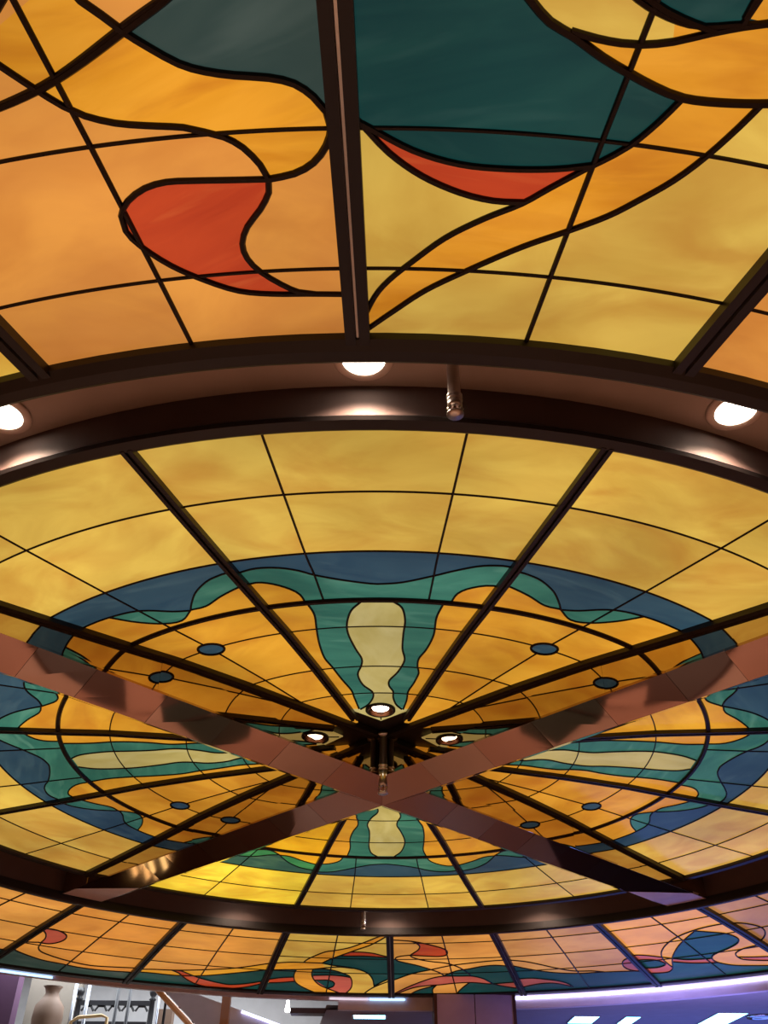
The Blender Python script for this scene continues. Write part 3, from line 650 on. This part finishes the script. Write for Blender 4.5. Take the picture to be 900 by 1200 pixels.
outer('R', 7.5, 'big yellow outer-ring panel with a dark teal field and gold ribbon, top right', 'yellow_glass', *R_design(True), t=(.94, .92, .98))
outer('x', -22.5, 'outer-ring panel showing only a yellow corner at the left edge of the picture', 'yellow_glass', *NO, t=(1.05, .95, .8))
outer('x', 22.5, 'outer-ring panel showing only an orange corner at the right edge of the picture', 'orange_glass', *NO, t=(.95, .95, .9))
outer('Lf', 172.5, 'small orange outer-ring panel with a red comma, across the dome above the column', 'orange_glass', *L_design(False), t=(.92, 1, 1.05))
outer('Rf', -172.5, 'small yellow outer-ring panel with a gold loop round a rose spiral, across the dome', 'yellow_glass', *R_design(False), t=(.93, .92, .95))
outer('E', 157.5, 'plain tan far outer-ring panel with teal foot and rose streak, right of the column', 'orange_glass', *simple('E', E_pol), t=(.68, .78, 1.2))  # dimmed, bluer tint paints the haze into this glass
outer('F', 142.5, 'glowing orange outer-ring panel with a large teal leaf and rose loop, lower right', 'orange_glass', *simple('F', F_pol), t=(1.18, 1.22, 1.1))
outer('G', 127.5, 'dull tan far outer-ring panel cut by the right edge, beside the large teal leaf', 'orange_glass', *simple('G', G_pol), t=(.6, .68, 1.1))  # haze painted into the tint here too
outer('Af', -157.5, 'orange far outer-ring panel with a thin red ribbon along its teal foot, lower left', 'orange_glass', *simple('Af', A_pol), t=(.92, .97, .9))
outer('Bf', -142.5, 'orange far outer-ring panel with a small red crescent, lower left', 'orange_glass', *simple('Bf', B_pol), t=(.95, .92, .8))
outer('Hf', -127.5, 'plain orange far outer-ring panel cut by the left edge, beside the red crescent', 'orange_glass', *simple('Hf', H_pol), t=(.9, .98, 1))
proto, pyc, pzc = outer('x', -37.5, 'plain amber outer-ring panel out at the side of the dome', 'orange_glass', *NO, group='panels of the outer ring beyond the picture')
for deg in (37.5, -52.5, 52.5, -67.5, 67.5, -82.5, 82.5, -97.5, 97.5, -112.5, 112.5):
    o = copy_tree(proto); place(o, pyc, pzc, deg)

# ---------------------------------------------------------------- metal skeleton of the ceiling (setting)
TN = [0]
def trim(mb, mat, smooth=False):
    TN[0] += 1
    return tag(mb.build('trim_%d' % TN[0], mat, None, smooth), kind='structure')
def bar_prof(w, d, g):
    return [(-w / 2, .004), (-w / 2, -d), (-g / 2, -d), (-g / 2, -d * .55), (g / 2, -d * .55), (g / 2, -d), (w / 2, -d), (w / 2, .004)]
def spoke(deg, r0, r1, prof, w, d, g):
    n = 24; pts = []
    for i in range(n + 1):
        r = r0 + (r1 - r0) * i / n; pts.append(polar(r, deg, zat(r, prof)))
    trim(MB().sweep(pts, bar_prof(w, d, g)), FRAME)
    trim(MB().sweep([p - Vector((0, 0, d * .5)) for p in pts], [(-g * .3, .006), (-g * .3, -.004), (g * .3, -.004), (g * .3, .006)]), GROOVE if prof is OUT_PROF else FRAME)
for deg in (-15, 15, -75, 75, -105, 105, -165, 165):
    spoke(deg, .72, RIM + .02, IN_PROF, .058, .03, .016)
for k in range(24):
    spoke(k * 15, OR0 - .02, OR1, OUT_PROF, .088, .04, .014)
C0 = (0, CY, 0)
def ring(prof, mat, n=192, sm_=True): return trim(MB().lathe([(r * S, zh(h)) for r, h in prof], C0, n), mat, False)
ring([(1.546, 1.012), (1.546, .993), (1.552, .989), (1.576, .989), (1.580, .995), (1.576, 1.0)], FRAME)          # lip round the inner dome
ring([(1.574, .992), (1.574, 1.070)], FASCIA)                                                            # outward face of the rim beam
ring([(1.560, 1.067), (1.765, 1.067)], SOFFIT)                                                           # trough soffit
ring([(1.752, 1.070), (1.752, .94)], FASCIA)                                                             # outer wall of the trough
ring([(1.750, .965), (1.750, .936), (1.756, .932), (1.775, .932), (1.792, .938), (1.795, .952)], FRAME)          # inner frame of the outer ring
ring([(2.575, .845), (2.575, .825), (2.580, .822), (2.612, .818), (2.615, .835)], FRAME)                          # outer frame
# hub plate behind the meeting of the bars
trim(MB().lathe([(.001, zh(1.079)), (.50 * S, zh(1.079)), (.50 * S, zh(1.084))], C0, 48), FRAME)

# ---------------------------------------------------------------- mirrored cross of beams
HK, HE = zh(.9136), zh(.954)
FPSI = -.008
def arm(deg, label):
    a = R_(deg) + FPSI
    root = empty('mirrored_beam', (0, CY, HK), a)
    # local frame: t runs outwards along -y, offset along x
    def P(x, t, z): return Vector((x, -t, z - HK))
    T1 = 1.735 * S
    w = FIN_W
    core = MB()
    ts = [w + (1.556 * S - w) * i / 12 for i in range(13)]
    def top(t): return zat(math.hypot(t, w), IN_PROF) + .02
    for a_, b_ in zip(ts, ts[1:]):
        core.hexa([P(-w + .02, a_, HE), P(w - .02, a_, HE), P(w - .02, b_, HE), P(-w + .02, b_, HE),
                   P(-w + .02, a_, top(a_)), P(w - .02, a_, top(a_)), P(w - .02, b_, top(b_)), P(-w + .02, b_, top(b_))])
    core.hexa([P(-w + .02, 1.556 * S, HE + .025), P(w - .02, 1.556 * S, HE + .025), P(w - .02, T1, HE + .025), P(-w + .02, T1, HE + .025),
               P(-w + .02, 1.556 * S, zh(1.05)), P(w - .02, 1.556 * S, zh(1.05)), P(w - .02, T1, zh(1.05)), P(-w + .02, T1, zh(1.05))])
    core.build('beam_core', FRAME, root)
    for s in (-1, 1):
        # dark rib bar that holds the glass along the mirror
        pts = [P(s * (w + .022), t, zat(math.hypot(t, w), IN_PROF)) for t in [w + .05 + (1.55 * S - w - .05) * i / 16 for i in range(17)]]
        MB().sweep(pts, [(-.022, .01), (-.022, -.03), (.022, -.03), (.022, .01)]).build('rib', FRAME, root)
        # mirror panels on the side
        cuts = [w, 2.2, 1.545 * S, T1]
        for i, (a_, b_) in enumerate(zip(cuts, cuts[1:])):
            g = .0006; t0 = a_ + (0 if i == 0 else g); t1 = b_ - g
            j = [random.uniform(-.0018, .0018) for _ in range(4)]
            tz = (lambda t: zat(math.hypot(t, w), IN_PROF) - .004) if i < 2 else (lambda t: zh(1.06))
            x = s * w; xi = s * (w - .012)
            MB().hexa([P(xi, t0, HE), P(x + j[0], t0, HE), P(x + j[1], t1, HE), P(xi, t1, HE),
                       P(xi, t0, tz(t0)), P(x + j[2], t0, tz(t0)), P(x + j[3], t1, tz(t1)), P(xi, t1, tz(t1))]).build('side_mirror', MIRROR, root)
        # polished panels of the sloping underside, mitred at the crossing, hipped at the end
        cuts = [0, .62, 1.12, 1.62, 2.12, 2.62, 3.0, 1.30 * S]
        tw = 1.63 * S
        for i, (a_, b_) in enumerate(zip(cuts, cuts[1:])):
            g = .0012
            k0 = a_ + g; k1 = b_ - (g if i < len(cuts) - 2 else 0)
            e0 = max(a_, w) + g if i == 0 else a_ + g
            e1 = b_ - g if i < len(cuts) - 2 else tw
            if i == 0: k0 = .001; e0 = w
            j = [random.uniform(-.0022, .0022) for _ in range(4)]
            th = .014
            MB().hexa([P(0, k0, HK + j[0]), P(s * w, e0, HE + j[1]), P(s * w, e1, HE + j[2]), P(0, k1, HK + j[3]),
                       P(0, k0, HK + th), P(s * w, e0, HE + th), P(s * w, e1, HE + th), P(0, k1, HK + th)]).build('underside_panel', MIRROR_DARK if i % 2 else MIRROR_RED, root)
    # end cap
    m = MB(); q = [P(0, 1.30 * S, HK), P(w, tw, HE), P(-w, tw, HE), P(w, T1, HE), P(-w, T1, HE)]
    m.add(q + [p + Vector((0, 0, .02)) for p in q], [(2, 1, 0), (4, 3, 1, 2), (5, 6, 7), (7, 6, 8, 9), (0, 1, 6, 5), (1, 3, 8, 6), (3, 4, 9, 8), (4, 2, 7, 9), (2, 0, 5, 7)])
    tag(m.build('end_cap', CAP, root), 'pinkish flat end cap')
    return tag(root, label, 'beam', 'arms of the mirrored cross')
arm(-45, 'mirror-clad bronze beam arm running from the crossing out to the near left')
arm(45, 'mirror-clad bronze beam arm running from the crossing out to the near right')
arm(-135, 'mirror-clad bronze beam arm running from the crossing to the far left, with a pale end cap')
arm(135, 'mirror-clad bronze beam arm running from the crossing to the far right, bluish towards its end')

# ---------------------------------------------------------------- lamps
def downlight(loc, label, group, lens_r=.086, deep=False):
    root = empty('downlight', loc)
    if deep:
        MB().lathe([(.093, .02), (.108, .0), (.108, -.016), (.101, -.022), (.09, -.018), (.088, .02)], (0, 0, 0), 32).build('trim_ring', FRAME, root, True)
        MB().lathe([(.089, -.018), (.08, -.006), (.058, .006)], (0, 0, 0), 32).build('reflector', REFL, root, True)
        MB().lathe([(.001, .003), (.06, .0032)], (0, 0, 0), 24).build('lamp', LENS, root)
    else:
        MB().lathe([(.098, 0), (.125, -.002), (.128, -.008), (.12, -.014), (.10, -.018), (.09, -.014)], (0, 0, 0), 36).build('trim_ring', TRIMW, root, True)
        MB().lathe([(.001, -.021), (.04, -.02), (.07, -.016), (.092, -.008), (.094, -.001)], (0, 0, 0), 32).build('lens', LENS, root, True)
    return tag(root, label, 'downlight', group)
def light(name, kind, loc, power, col, rot=None, **kw):
    l = bpy.data.lights.new(name, kind); l.energy = power; l.color = col
    for k, v in kw.items(): setattr(l, k, v)
    o = bpy.data.objects.new(name, l); COL.objects.link(o); o.location = loc
    if rot: o.rotation_euler = rot
    return o
zs = zh(1.067)
LB = {0: 'lit round downlight in the trough at the foot of the dark bar, middle one',
      -1: 'lit round downlight in the trough cut by the left edge of the picture', 1: 'lit round downlight in the trough near the right edge of the picture'}
for k in range(-7, 9):
    p = polar(1.637 * S, k * 22.5, zs)
    downlight(p, LB.get(k, 'round downlight up in the trough, hidden behind the rim of the dome'), 'downlights in the trough' if k in LB else 'downlights hidden by the rim')
    if abs(k) <= 2 or abs(k) >= 5:
        light('downlight_lamp', 'SPOT', p - Vector((0, 0, .04)), 62 if abs(k) < 3 else 26, (1, .74, .56), spot_size=R_(138), spot_blend=.6, shadow_soft_size=.035)
pt = polar(.845, 0, zat(.845, IN_PROF) - .0)
for deg in (0, 90, 180, -90):
    pt = polar(.845, deg, zat(.845, IN_PROF))
    lab = {0: 'small lit downlight with a dark ring at the tip of the nearest cream-centred panel',
           90: 'small downlight at the tip of the right cream-centred panel, hidden behind the beams',
           180: 'small downlight at the tip of the far cream-centred panel, hidden behind the beams',
           -90: 'small downlight at the tip of the left cream-centred panel, hidden behind the beams'}[deg]
    downlight(pt, lab, 'downlights round the hub', deep=True)
    light('hub_lamp', 'SPOT', pt - Vector((0, 0, .03)), 25, (1, .8, .62), spot_size=R_(70), spot_blend=.4, shadow_soft_size=.04)

def sprinkler(loc, length, label, k=1.0, stem=.62):
    root = empty('sprinkler', loc)
    L_ = length; a = stem
    MB().lathe([(.001, 0), (.05 * k, 0), (.05 * k, -.012), (.034 * k, -.018), (.027 * k, -.02)], n=24).build('escutcheon', SATIN, root, True)
    MB().lathe([(.026 * k, -.015), (.026 * k, -L_ * a), (.032 * k, -L_ * (a + .005)), (.032 * k, -L_ * (a + .03)), (.026 * k, -L_ * (a + .035)), (.026 * k, -L_ * (a + .06)), (.032 * k, -L_ * (a + .065)), (.032 * k, -L_ * (a + .085)), (.022 * k, -L_ * (a + .09))], n=20).build('drop_pipe', SATIN, root, True)
    MB().lathe([(.022 * k, -L_ * (a + .09)), (.030 * k, -L_ * (a + .1)), (.030 * k, -L_ * .86), (.018 * k, -L_ * .875), (.001, -L_ * .876)], n=20).build('body', SATIN, root, True)
    m = MB()
    for s in (-1, 1):
        m.tube([(s * .018 * k, 0, -L_ * .87), (s * .028 * k, 0, -L_ * .91), (s * .022 * k, 0, -L_ * .95), (0, 0, -L_ * .975)], .007 * k, 8)
    m.build('frame_arms', SATIN, root, True)
    MB().lathe([(.001, -L_ * .972), (.024 * k, -L_ * .975), (.034 * k, -L_ * .985), (.034 * k, -L_), (.001, -L_)], n=18).build('deflector', SATIN, root, True)
    MB().tube([(0, 0, -L_ * .87), (0, 0, -L_ * .975)], .006 * k, 8).build('bulb', RED, root, True)
    return tag(root, label, 'sprinkler', 'sprinklers')
RED = plain('sprinkler bulb', (170, 120, 90), .2)
sprinkler(polar(1.65 * S, 4.9, zs), .345, 'small chrome sprinkler hanging in the trough, right of the middle downlight', 1.0, .7)
sprinkler(polar(1.65 * S, -176.0, zs), .345, 'tiny chrome sprinkler on the far side of the trough, above the middle bar', 1.0, .7)
sprinkler(Vector((.004, CY - .39, zh(1.07))), .455, 'tall chrome sprinkler drop in the corner where the beams cross', 1.1, .52)

# ---------------------------------------------------------------- beyond the dome
WALLC = plain('pale painted wall', (196, 196, 198), .7)
CEILC = plain('grey ceiling paint', (150, 140, 140), .7)
CORN = plain('rose grey cornice', (214, 200, 204), .45)
BEAMC = plain('red brown beam', (70, 40, 38), .5)
COLM = plain('mauve brown column cladding', (176, 160, 190), .5, bump=.02)
WOOD = plain('honey wood rail', (176, 112, 56), .35, coat=.3)
BLACK = plain('black painted wood', (24, 24, 28), .4)
STONE = plain('pink brown polished stone', (184, 146, 130), .3, scale=2)
DSTONE = plain('dark brown stone', (70, 46, 40), .3)
GSTONE = plain('dark green stone', (38, 42, 38), .3)
PURP = plain('mauve drape', (92, 62, 92), .6)
GREIGE = plain('greige panel', (150, 138, 126), .6)
VASEM = plain('brown stone urn', (132, 108, 92), .6)
PANELM = plain('dull greige panel', (118, 110, 100), .6)
WHITE = plain('white stringer paint', (205, 198, 205), .4)
def structure(mb, name, mat): return tag(mb.build(name, mat), kind='structure')
X0, X1, Y0, Y1, ZT = -12, 12, -4, 18.5, 5.2
structure(MB().box(X0, X1, Y0, Y1, -.2, 0), 'floor', STONE)
structure(MB().box(X0 - .2, X0, Y0, Y1, 0, ZT), 'wall_left', GREIGE)
structure(MB().box(X1, X1 + .2, Y0, Y1, 0, ZT), 'wall_right', GREIGE)
structure(MB().box(X0, X1, Y0 - .2, Y0, 0, ZT), 'wall_near', BEAMC)
structure(MB().box(X0, X1, Y1, Y1 + .2, 0, ZT), 'wall_far', WALLC)
structure(MB().box(X0, X1, Y0, Y1, ZT, ZT + .2), 'ceiling', CEILC)
# cornice: fascia that hangs below the outer ring, deep on the right, shallow on the left
def arc_lathe(prof, a0, a1, n=96):   # angles in "degrees from the near side" -> lathe angles
    return MB().lathe([(r * S, zh(h)) for r, h in prof], C0, n, a0 - 90 + math.degrees(PSI), a1 - 90 + math.degrees(PSI))
trim(arc_lathe([(2.612, .822), (2.655, .822), (2.655, .808), (2.69, .808), (2.69, 1.1)], 186, 330), CORN)
trim(arc_lathe([(2.612, .822), (2.66, .822), (2.66, .765), (2.70, .765), (2.70, 1.1)], 30, 186), CORN)
structure(MB().lathe([(2.69 * S, zh(.768)), (4.2 * S, zh(.768)), (4.2 * S, zh(.79)), (2.69 * S, zh(.79))], C0, 64, -70, 96), 'ceiling_low', CEILC)

# LED strip lying in the cove of the cornice
LED = glow('cool white light strip', (205, 205, 255), 3.2)
LED2 = glow('soft white light strip', (235, 225, 240), .9)
LED3 = glow('icy light strip', (170, 215, 255), 2.2)
strip = [(2.648, .818), (2.655, .818), (2.655, .805), (2.648, .805), (2.648, .818)]
o = arc_lathe(strip, 95, 170.5).build('light_strip', LED)
tag(o, 'bright white light strip along the cornice at lower right, right of the column', 'light strip', 'light strips on the cornice')
strip = [(2.648, .818), (2.655, .818), (2.655, .810), (2.648, .810), (2.648, .818)]
o = arc_lathe(strip, 178.5, 182.5).build('light_strip', LED3)
tag(o, 'short icy blue light strip along the cornice, just left of the column', 'light strip', 'light strips on the cornice')
o = arc_lathe(strip, 182.6, 187).build('light_strip', LED2)
tag(o, 'faint white light strip along the cornice, farthest left of the column', 'light strip', 'light strips on the cornice')

o = arc_lathe(strip, 217.5, 223).build('light_strip', LED3)
tag(o, 'short icy blue light strip on the cornice at the lower left edge', 'light strip', 'light strips on the cornice')
# column
root = empty('column', (1.25, 13.62, 0))
m = MB()
for s in (-1, 1): m.box(min(s * .006, s * .5), max(s * .006, s * .5), -.22, .3, 0, 3.735)
m.build('cladding', COLM, root)
MB().box(-.012, .012, -.2, .28, 0, 3.73).build('seam', BEAMC, root)
m = MB(); m.box(-.54, -.5, -.23, .3, 0, 3.735); m.box(.5, .54, -.23, .3, 0, 3.735); m.build('edge_trim', BEAMC, root)
tag(root, 'wide brown clad column with a seam down its middle, bottom centre of the picture', 'column')
# brown ceiling beam left of the column
o = MB().box(-1.25, .72, 14.15, 14.4, 3.60, 3.668).build('ceiling_beam', BEAMC); tag(o, 'low reddish brown beam under the cornice, left of the column', 'beam')

# lamps in the low ceiling
PANEL = glow('cool ceiling light', (120, 205, 255), 11)
def ceil_lamp(x, y, w, d, lab):
    z = zh(.768)
    root = empty('ceiling_light', (x, y, z))
    m = MB(); m.box(-w - .02, w + .02, -d - .02, -d, -.012, 0); m.box(-w - .02, w + .02, d, d + .02, -.012, 0); m.box(-w - .02, -w, -d, d, -.012, 0); m.box(w, w + .02, -d, d, -.012, 0)
    m.build('frame', CHROME, root)
    MB().box(-w, w, -d, d, -.008, 0).build('diffuser', PANEL, root)
    tag(root, lab, 'ceiling light', 'cool lights in the low ceiling')
ceil_lamp(-.15, 14.32, .22, .16, 'cool blue white ceiling light left of the column')
ceil_lamp(2.86, 14.4, .17, .3, 'cool blue white ceiling light, first one right of the column')
ceil_lamp(3.5, 14.4, .1, .3, 'narrow cool blue white ceiling light, second one right of the column')
ceil_lamp(4.75, 14.2, .2, .5, 'large cool blue white ceiling light near the bottom right corner')
root = empty('round_downlight', (5.2, 13.95, zh(.768)))
MB().lathe([(.16, 0), (.19, -.01), (.18, -.03), (.14, -.03), (.13, -.01)], n=32).build('trim_ring', CHROME, root, True)
MB().lathe([(.001, -.012), (.135, -.012)], n=24).build('lens', glow('dim lens', (120, 150, 200), .7), root)
tag(root, 'unlit round downlight in the low ceiling at the bottom right corner', 'downlight')
light('blue_cornice_fill', 'AREA', (4.2, 12.0, 3.1), 34, (.3, .28, 1), (R_(92), 0, R_(-8)), shape='RECTANGLE', size=3.2, size_y=.15)  # added blue fill without a fixture, colours the cornice face
light('blue_haze_fill', 'AREA', (4.9, 14.6, 2.0), 62, (.12, .22, 1), (R_(180), 0, 0), shape='ELLIPSE', size=5.5, size_y=2.2)  # added unseen fill shining upwards, suggests the bluish haze

# --- upper deck seen under the ring at the lower left
ZD = 3.0
structure(MB().box(-12, -1.0, 14.2, Y1, ZD - .2, ZD), 'floor_upper', GREIGE)
o = MB().box(-6.4, -5.78, 16.0, 16.25, ZD, 4.6).build('drape', PURP); tag(o, 'mauve pillar at the lower left corner', 'pillar')
o = MB().box(-5.9, -5.02, 16.95, 17.05, ZD, 4.7).build('wall_panel', PANELM); tag(o, 'greige wall panel behind the brown urn', 'panel')
o = MB().lathe([(.001, 0), (.16, 0), (.17, .04), (.1, .1), (.12, .2), (.2, .45), (.235, .75), (.22, .92), (.14, 1.02), (.1, 1.1), (.12, 1.17), (.15, 1.2), (.001, 1.2)], (-5.2, 16.0, ZD), 28).build('urn', VASEM, None, True)
tag(o, 'dim brown urn against the greige panel, lower left', 'urn')
def post(x, y, lab, r=.028, top=4.5, mat=None):
    root = empty('railing_post', (x, y, ZD))
    MB().lathe([(.001, 0), (r * 2.2, 0), (r * 2.2, .02), (r, .03)], n=18).build('base', CHROME, root, True)
    MB().lathe([(r, .02), (r, top - ZD), (.001, top - ZD)], n=16).build('tube', mat or POSTM, root, True)
    tag(root, lab, 'post', 'posts of the upper deck')
DKST = plain('dark steel', (44, 46, 52), .4, .2)
post(-4.82, 15.95, 'shiny steel post, leftmost of the four, beside the greige panel', .03)
post(-4.61, 15.95, 'shiny steel post, second of the four from the left', .03)
post(-4.13, 15.9, 'dark steel post in front of the black bench, third of the four from the left', .026, mat=DKST)
post(-3.94, 15.9, 'dark steel post in front of the black bench, fourth from the left', .026, mat=DKST)
post(-3.46, 15.85, 'slim steel post between the black bench and the wooden handrail', .018)
# bench
root = empty('bench', (-4.33, 16.6, ZD))
m = MB(); m.box(-.58, .58, -.03, .03, 1.03, 1.10); m.box(-.55, .55, -.02, .02, .74, .80)
for k in range(15): m.box(-.52 + k * .074 - .012, -.52 + k * .074 + .012, -.012, .012, .45, .76)
for k in range(5):
    x = -.44 + k * .22; m.tube([(x - .1, 0, .95), (x - .05, 0, 1.02), (x + .05, 0, 1.02), (x + .1, 0, .95)], .018, 8)
m.build('backrest', BLACK, root)
for s in (-1, 1):
    MB().lathe([(.045, 0), (.05, .5), (.04, .52), (.045, .9), (.04, 1.1), (.06, 1.12), (.03, 1.15), (.055, 1.19), (.065, 1.23), (.05, 1.28), (.001, 1.3)], (s * .6, 0, 0), 16).build('finial_post', BLACK, root, True)
MB().box(-.6, .6, -.5, .02, .40, .47).build('seat', BLACK, root)
for s in (-1, 1): MB().box(s * .57 - .03, s * .57 + .03, -.5, -.44, 0, .42).build('leg', BLACK, root)
tag(root, 'black wooden bench with ball finials on the upper deck, lower left', 'bench')
# table edge / cream chair back in front
o = MB().tube([(-4.72, 15.6, 3.0), (-4.70, 15.6, 3.66), (-4.6, 15.6, 3.72), (-4.25, 15.6, 3.75), (-4.16, 15.6, 3.72), (-4.13, 15.6, 3.0)], .025, 10).build('chair_back', plain('cream tube', (210, 180, 130), .4), None, True)
tag(o, 'cream curved chair back at the bottom edge in front of the bench', 'chair')
o = MB().box(-3.56, -3.30, 16.2, 16.4, ZD, 3.93).build('cabinet', VASEM); tag(o, 'brown cabinet between the bench and the wooden handrail', 'cabinet')
o = MB().tube([(-3.46, 15.2, 4.15), (-3.36, 15.2, 4.04), (-2.82, 15.2, 3.59), (-2.3, 15.2, 3.1)], .045, 12).build('handrail', WOOD, None, True)
tag(o, 'diagonal honey wooden handrail at the lower left', 'handrail')
pts = [(-3.32, 15.6, 4.06), (-3.24, 15.6, 3.92), (-3.13, 15.6, 3.86), (-3.02, 15.6, 3.87), (-2.92, 15.6, 3.96), (-2.85, 15.6, 4.1)]
o = MB().tube(pts, .018, 8).build('rope', plain('dark red rope', (90, 30, 34), .7), None, True); tag(o, 'dark red rope hanging in a loop beside the wooden handrail', 'rope')
for x in (-3.30, -2.85):
    root = empty('stanchion', (x, 15.6, ZD))
    MB().lathe([(.001, 0), (.13, 0), (.13, .02), (.03, .05)], n=20).build('base', DKST, root, True)
    MB().lathe([(.02, .03), (.02, 1.08), (.035, 1.1), (.03, 1.14), (.001, 1.16)], n=16).build('post', DKST, root, True)
    tag(root, 'dark stanchion holding the %s end of the dark red rope' % ('left' if x < -3 else 'right'), 'stanchion', 'rope stanchions')
# white stair stringer with light line
root = empty('stair_stringer', (-3.02, 14.8, 3.96))
m = MB()
a = Vector((-.1, 0, .09)); b = Vector((1.9, 0, -.96)); f_ = Vector((1.9, 0, -.52)); c_ = Vector((1.0, 0, -.96)); e = Vector((-.25, 0, .09))
m.add([p + Vector((0, -.06, 0)) for p in (e, a, f_, b, c_)] + [p + Vector((0, .08, 0)) for p in (e, a, f_, b, c_)], [(0, 1, 2, 3, 4), (9, 8, 7, 6, 5), (0, 5, 6, 1), (1, 6, 7, 2), (2, 7, 8, 3), (3, 8, 9, 4), (4, 9, 5, 0)])
m.build('stringer', WHITE, root)
MB().tube([(1.02, -.08, -.265), (1.85, -.08, -.52)], .018, 8).build('light_line', LED, root)
tag(root, 'pale sloping stair stringer with a light line, right of the wooden handrail', 'stair stringer')
o = MB().box(-2.26, -2.14, 14.45, 14.55, 3.0, 3.92).build('newel', WOOD); tag(o, 'short honey wooden newel under the cornice', 'newel post')
o = MB().lathe([(.001, -.035), (.03, -.03), (.045, 0), (.03, .03), (.02, .12), (.001, .12)], (-1.32, 14.5, 3.69), 20).build('pendant_lamp', glow('small lamp', (255, 250, 245), 6), None, True)
tag(o, 'tiny round white lamp left of the brown beam', 'lamp')

CARPET = plain('dark brown carpet', (104, 78, 66), .9, scale=1.2, var=.4)
# floor below the crossing: a round dark dais with stone insets, seen only in the undersides of the beams
root = empty('dais', (0, CY - .9, 0))
MB().lathe([(.001, .06), (1.69, .06), (1.73, .04), (1.73, 0)], n=64).build('platform', DSTONE, root)
def slab(q, z0, z1, name, mat, root):
    m = MB(); n = len(q)
    m.add([(x, y, z0) for x, y in q] + [(x, y, z1) for x, y in q], [tuple(range(n))[::-1], tuple(range(n, 2 * n))] + [(i, (i + 1) % n, n + (i + 1) % n, n + i) for i in range(n)])
    return m.build(name, mat, root)
for s in (-1, 1):
    q = [(s * .95, .12 + .9), (s * .60, .45 + .9), (s * .63, .68 + .9), (s * 1.02, .50 + .9)]
    slab(q if s > 0 else q[::-1], .06, .068, 'inset', STONE, root)
slab([(-.6, .5 + .9), (.6, .5 + .9), (.6, .7 + .9), (0, .81 + .9), (-.6, .7 + .9)], .06, .067, 'inset', GSTONE, root)
tag(root, 'round dark dais with pink insets on the floor below the beams', 'dais')
o = slab([(-.6, .75), (0, .87), (.6, .75), (.25, 1.42), (-.25, 1.42)], 0, .06, 'rug', GSTONE, None); o.location = (0, CY, 0)
tag(o, 'dark green mat on the floor beyond the dais', 'rug')
o = slab([(-9, 4.9), (-3.3, 4.4), (-3.0, 5.2), (-5.5, 10.5), (-9, 10.5)], 0, .02, 'carpet', CARPET, None); o.location = (0, CY, 0)
tag(o, 'dark carpet on the floor at the far left', 'carpet')
o = slab([(4.4, 5.3), (9, 5.6), (9, 11), (6.2, 11)], 0, .02, 'carpet', DSTONE, None); o.location = (0, CY, 0)
tag(o, 'dark carpet on the floor at the far right', 'carpet')
STEP = glow('warm step light', (255, 225, 150), 3.5)
for i, (x, y) in enumerate([(-6.2, 14.0), (-5.95, 13.9), (-5.75, 13.75), (-5.5, 13.5)]):
    o = MB().box(-.022, .022, -.2, .2, 0, .06).build('floor_light', STEP); o.location = (x, y, .02); o.rotation_euler = (0, 0, R_(-30))
    tag(o, 'small warm light bar on the dark carpet, seen in the far left beam', 'floor light', 'floor lights on the carpet')

# ---------------------------------------------------------------- light in the room
light('room_fill', 'AREA', (0, CY - 1, 2.4), 150, (1, .85, .73), (0, 0, 0), shape='DISK', size=5)  # added fill without a fixture, brightens the floor the beams mirror
light('deck_fill', 'AREA', (-4, 16.2, 5.0), 240, (.9, .95, 1), (0, 0, 0), shape='RECTANGLE', size=5, size_y=1.5)  # added fill over the upper deck, brightens its wall
w_ = bpy.data.worlds.new('World'); SC.world = w_; w_.use_nodes = True
w_.node_tree.nodes['Background'].inputs[0].default_value = (.01, .01, .012, 1)

# ---------------------------------------------------------------- camera
cd = bpy.data.cameras.new('camera'); cam = bpy.data.objects.new('camera', cd); COL.objects.link(cam)
cr, cu, cf = Vector((.9999553, -.0048751, .00810146)), Vector((-.00940059, -.60453202, .79652537)), Vector((-.00101445, .79656593, .60455082))
M = Matrix((cr, cu, -cf)).transposed().to_4x4(); M.translation = (0, 0, EYE)
cam.matrix_world = M
cd.sensor_fit = 'VERTICAL'; cd.sensor_height = 36; cd.lens = 36 * 1054.76 / 1200
cd.clip_start = .02; cd.clip_end = 200
SC.camera = cam
SC.view_settings.view_transform = 'Standard'; SC.view_settings.look = 'None'
SC.view_settings.exposure = 0; SC.view_settings.gamma = 1; SC.view_settings.use_curve_mapping = False
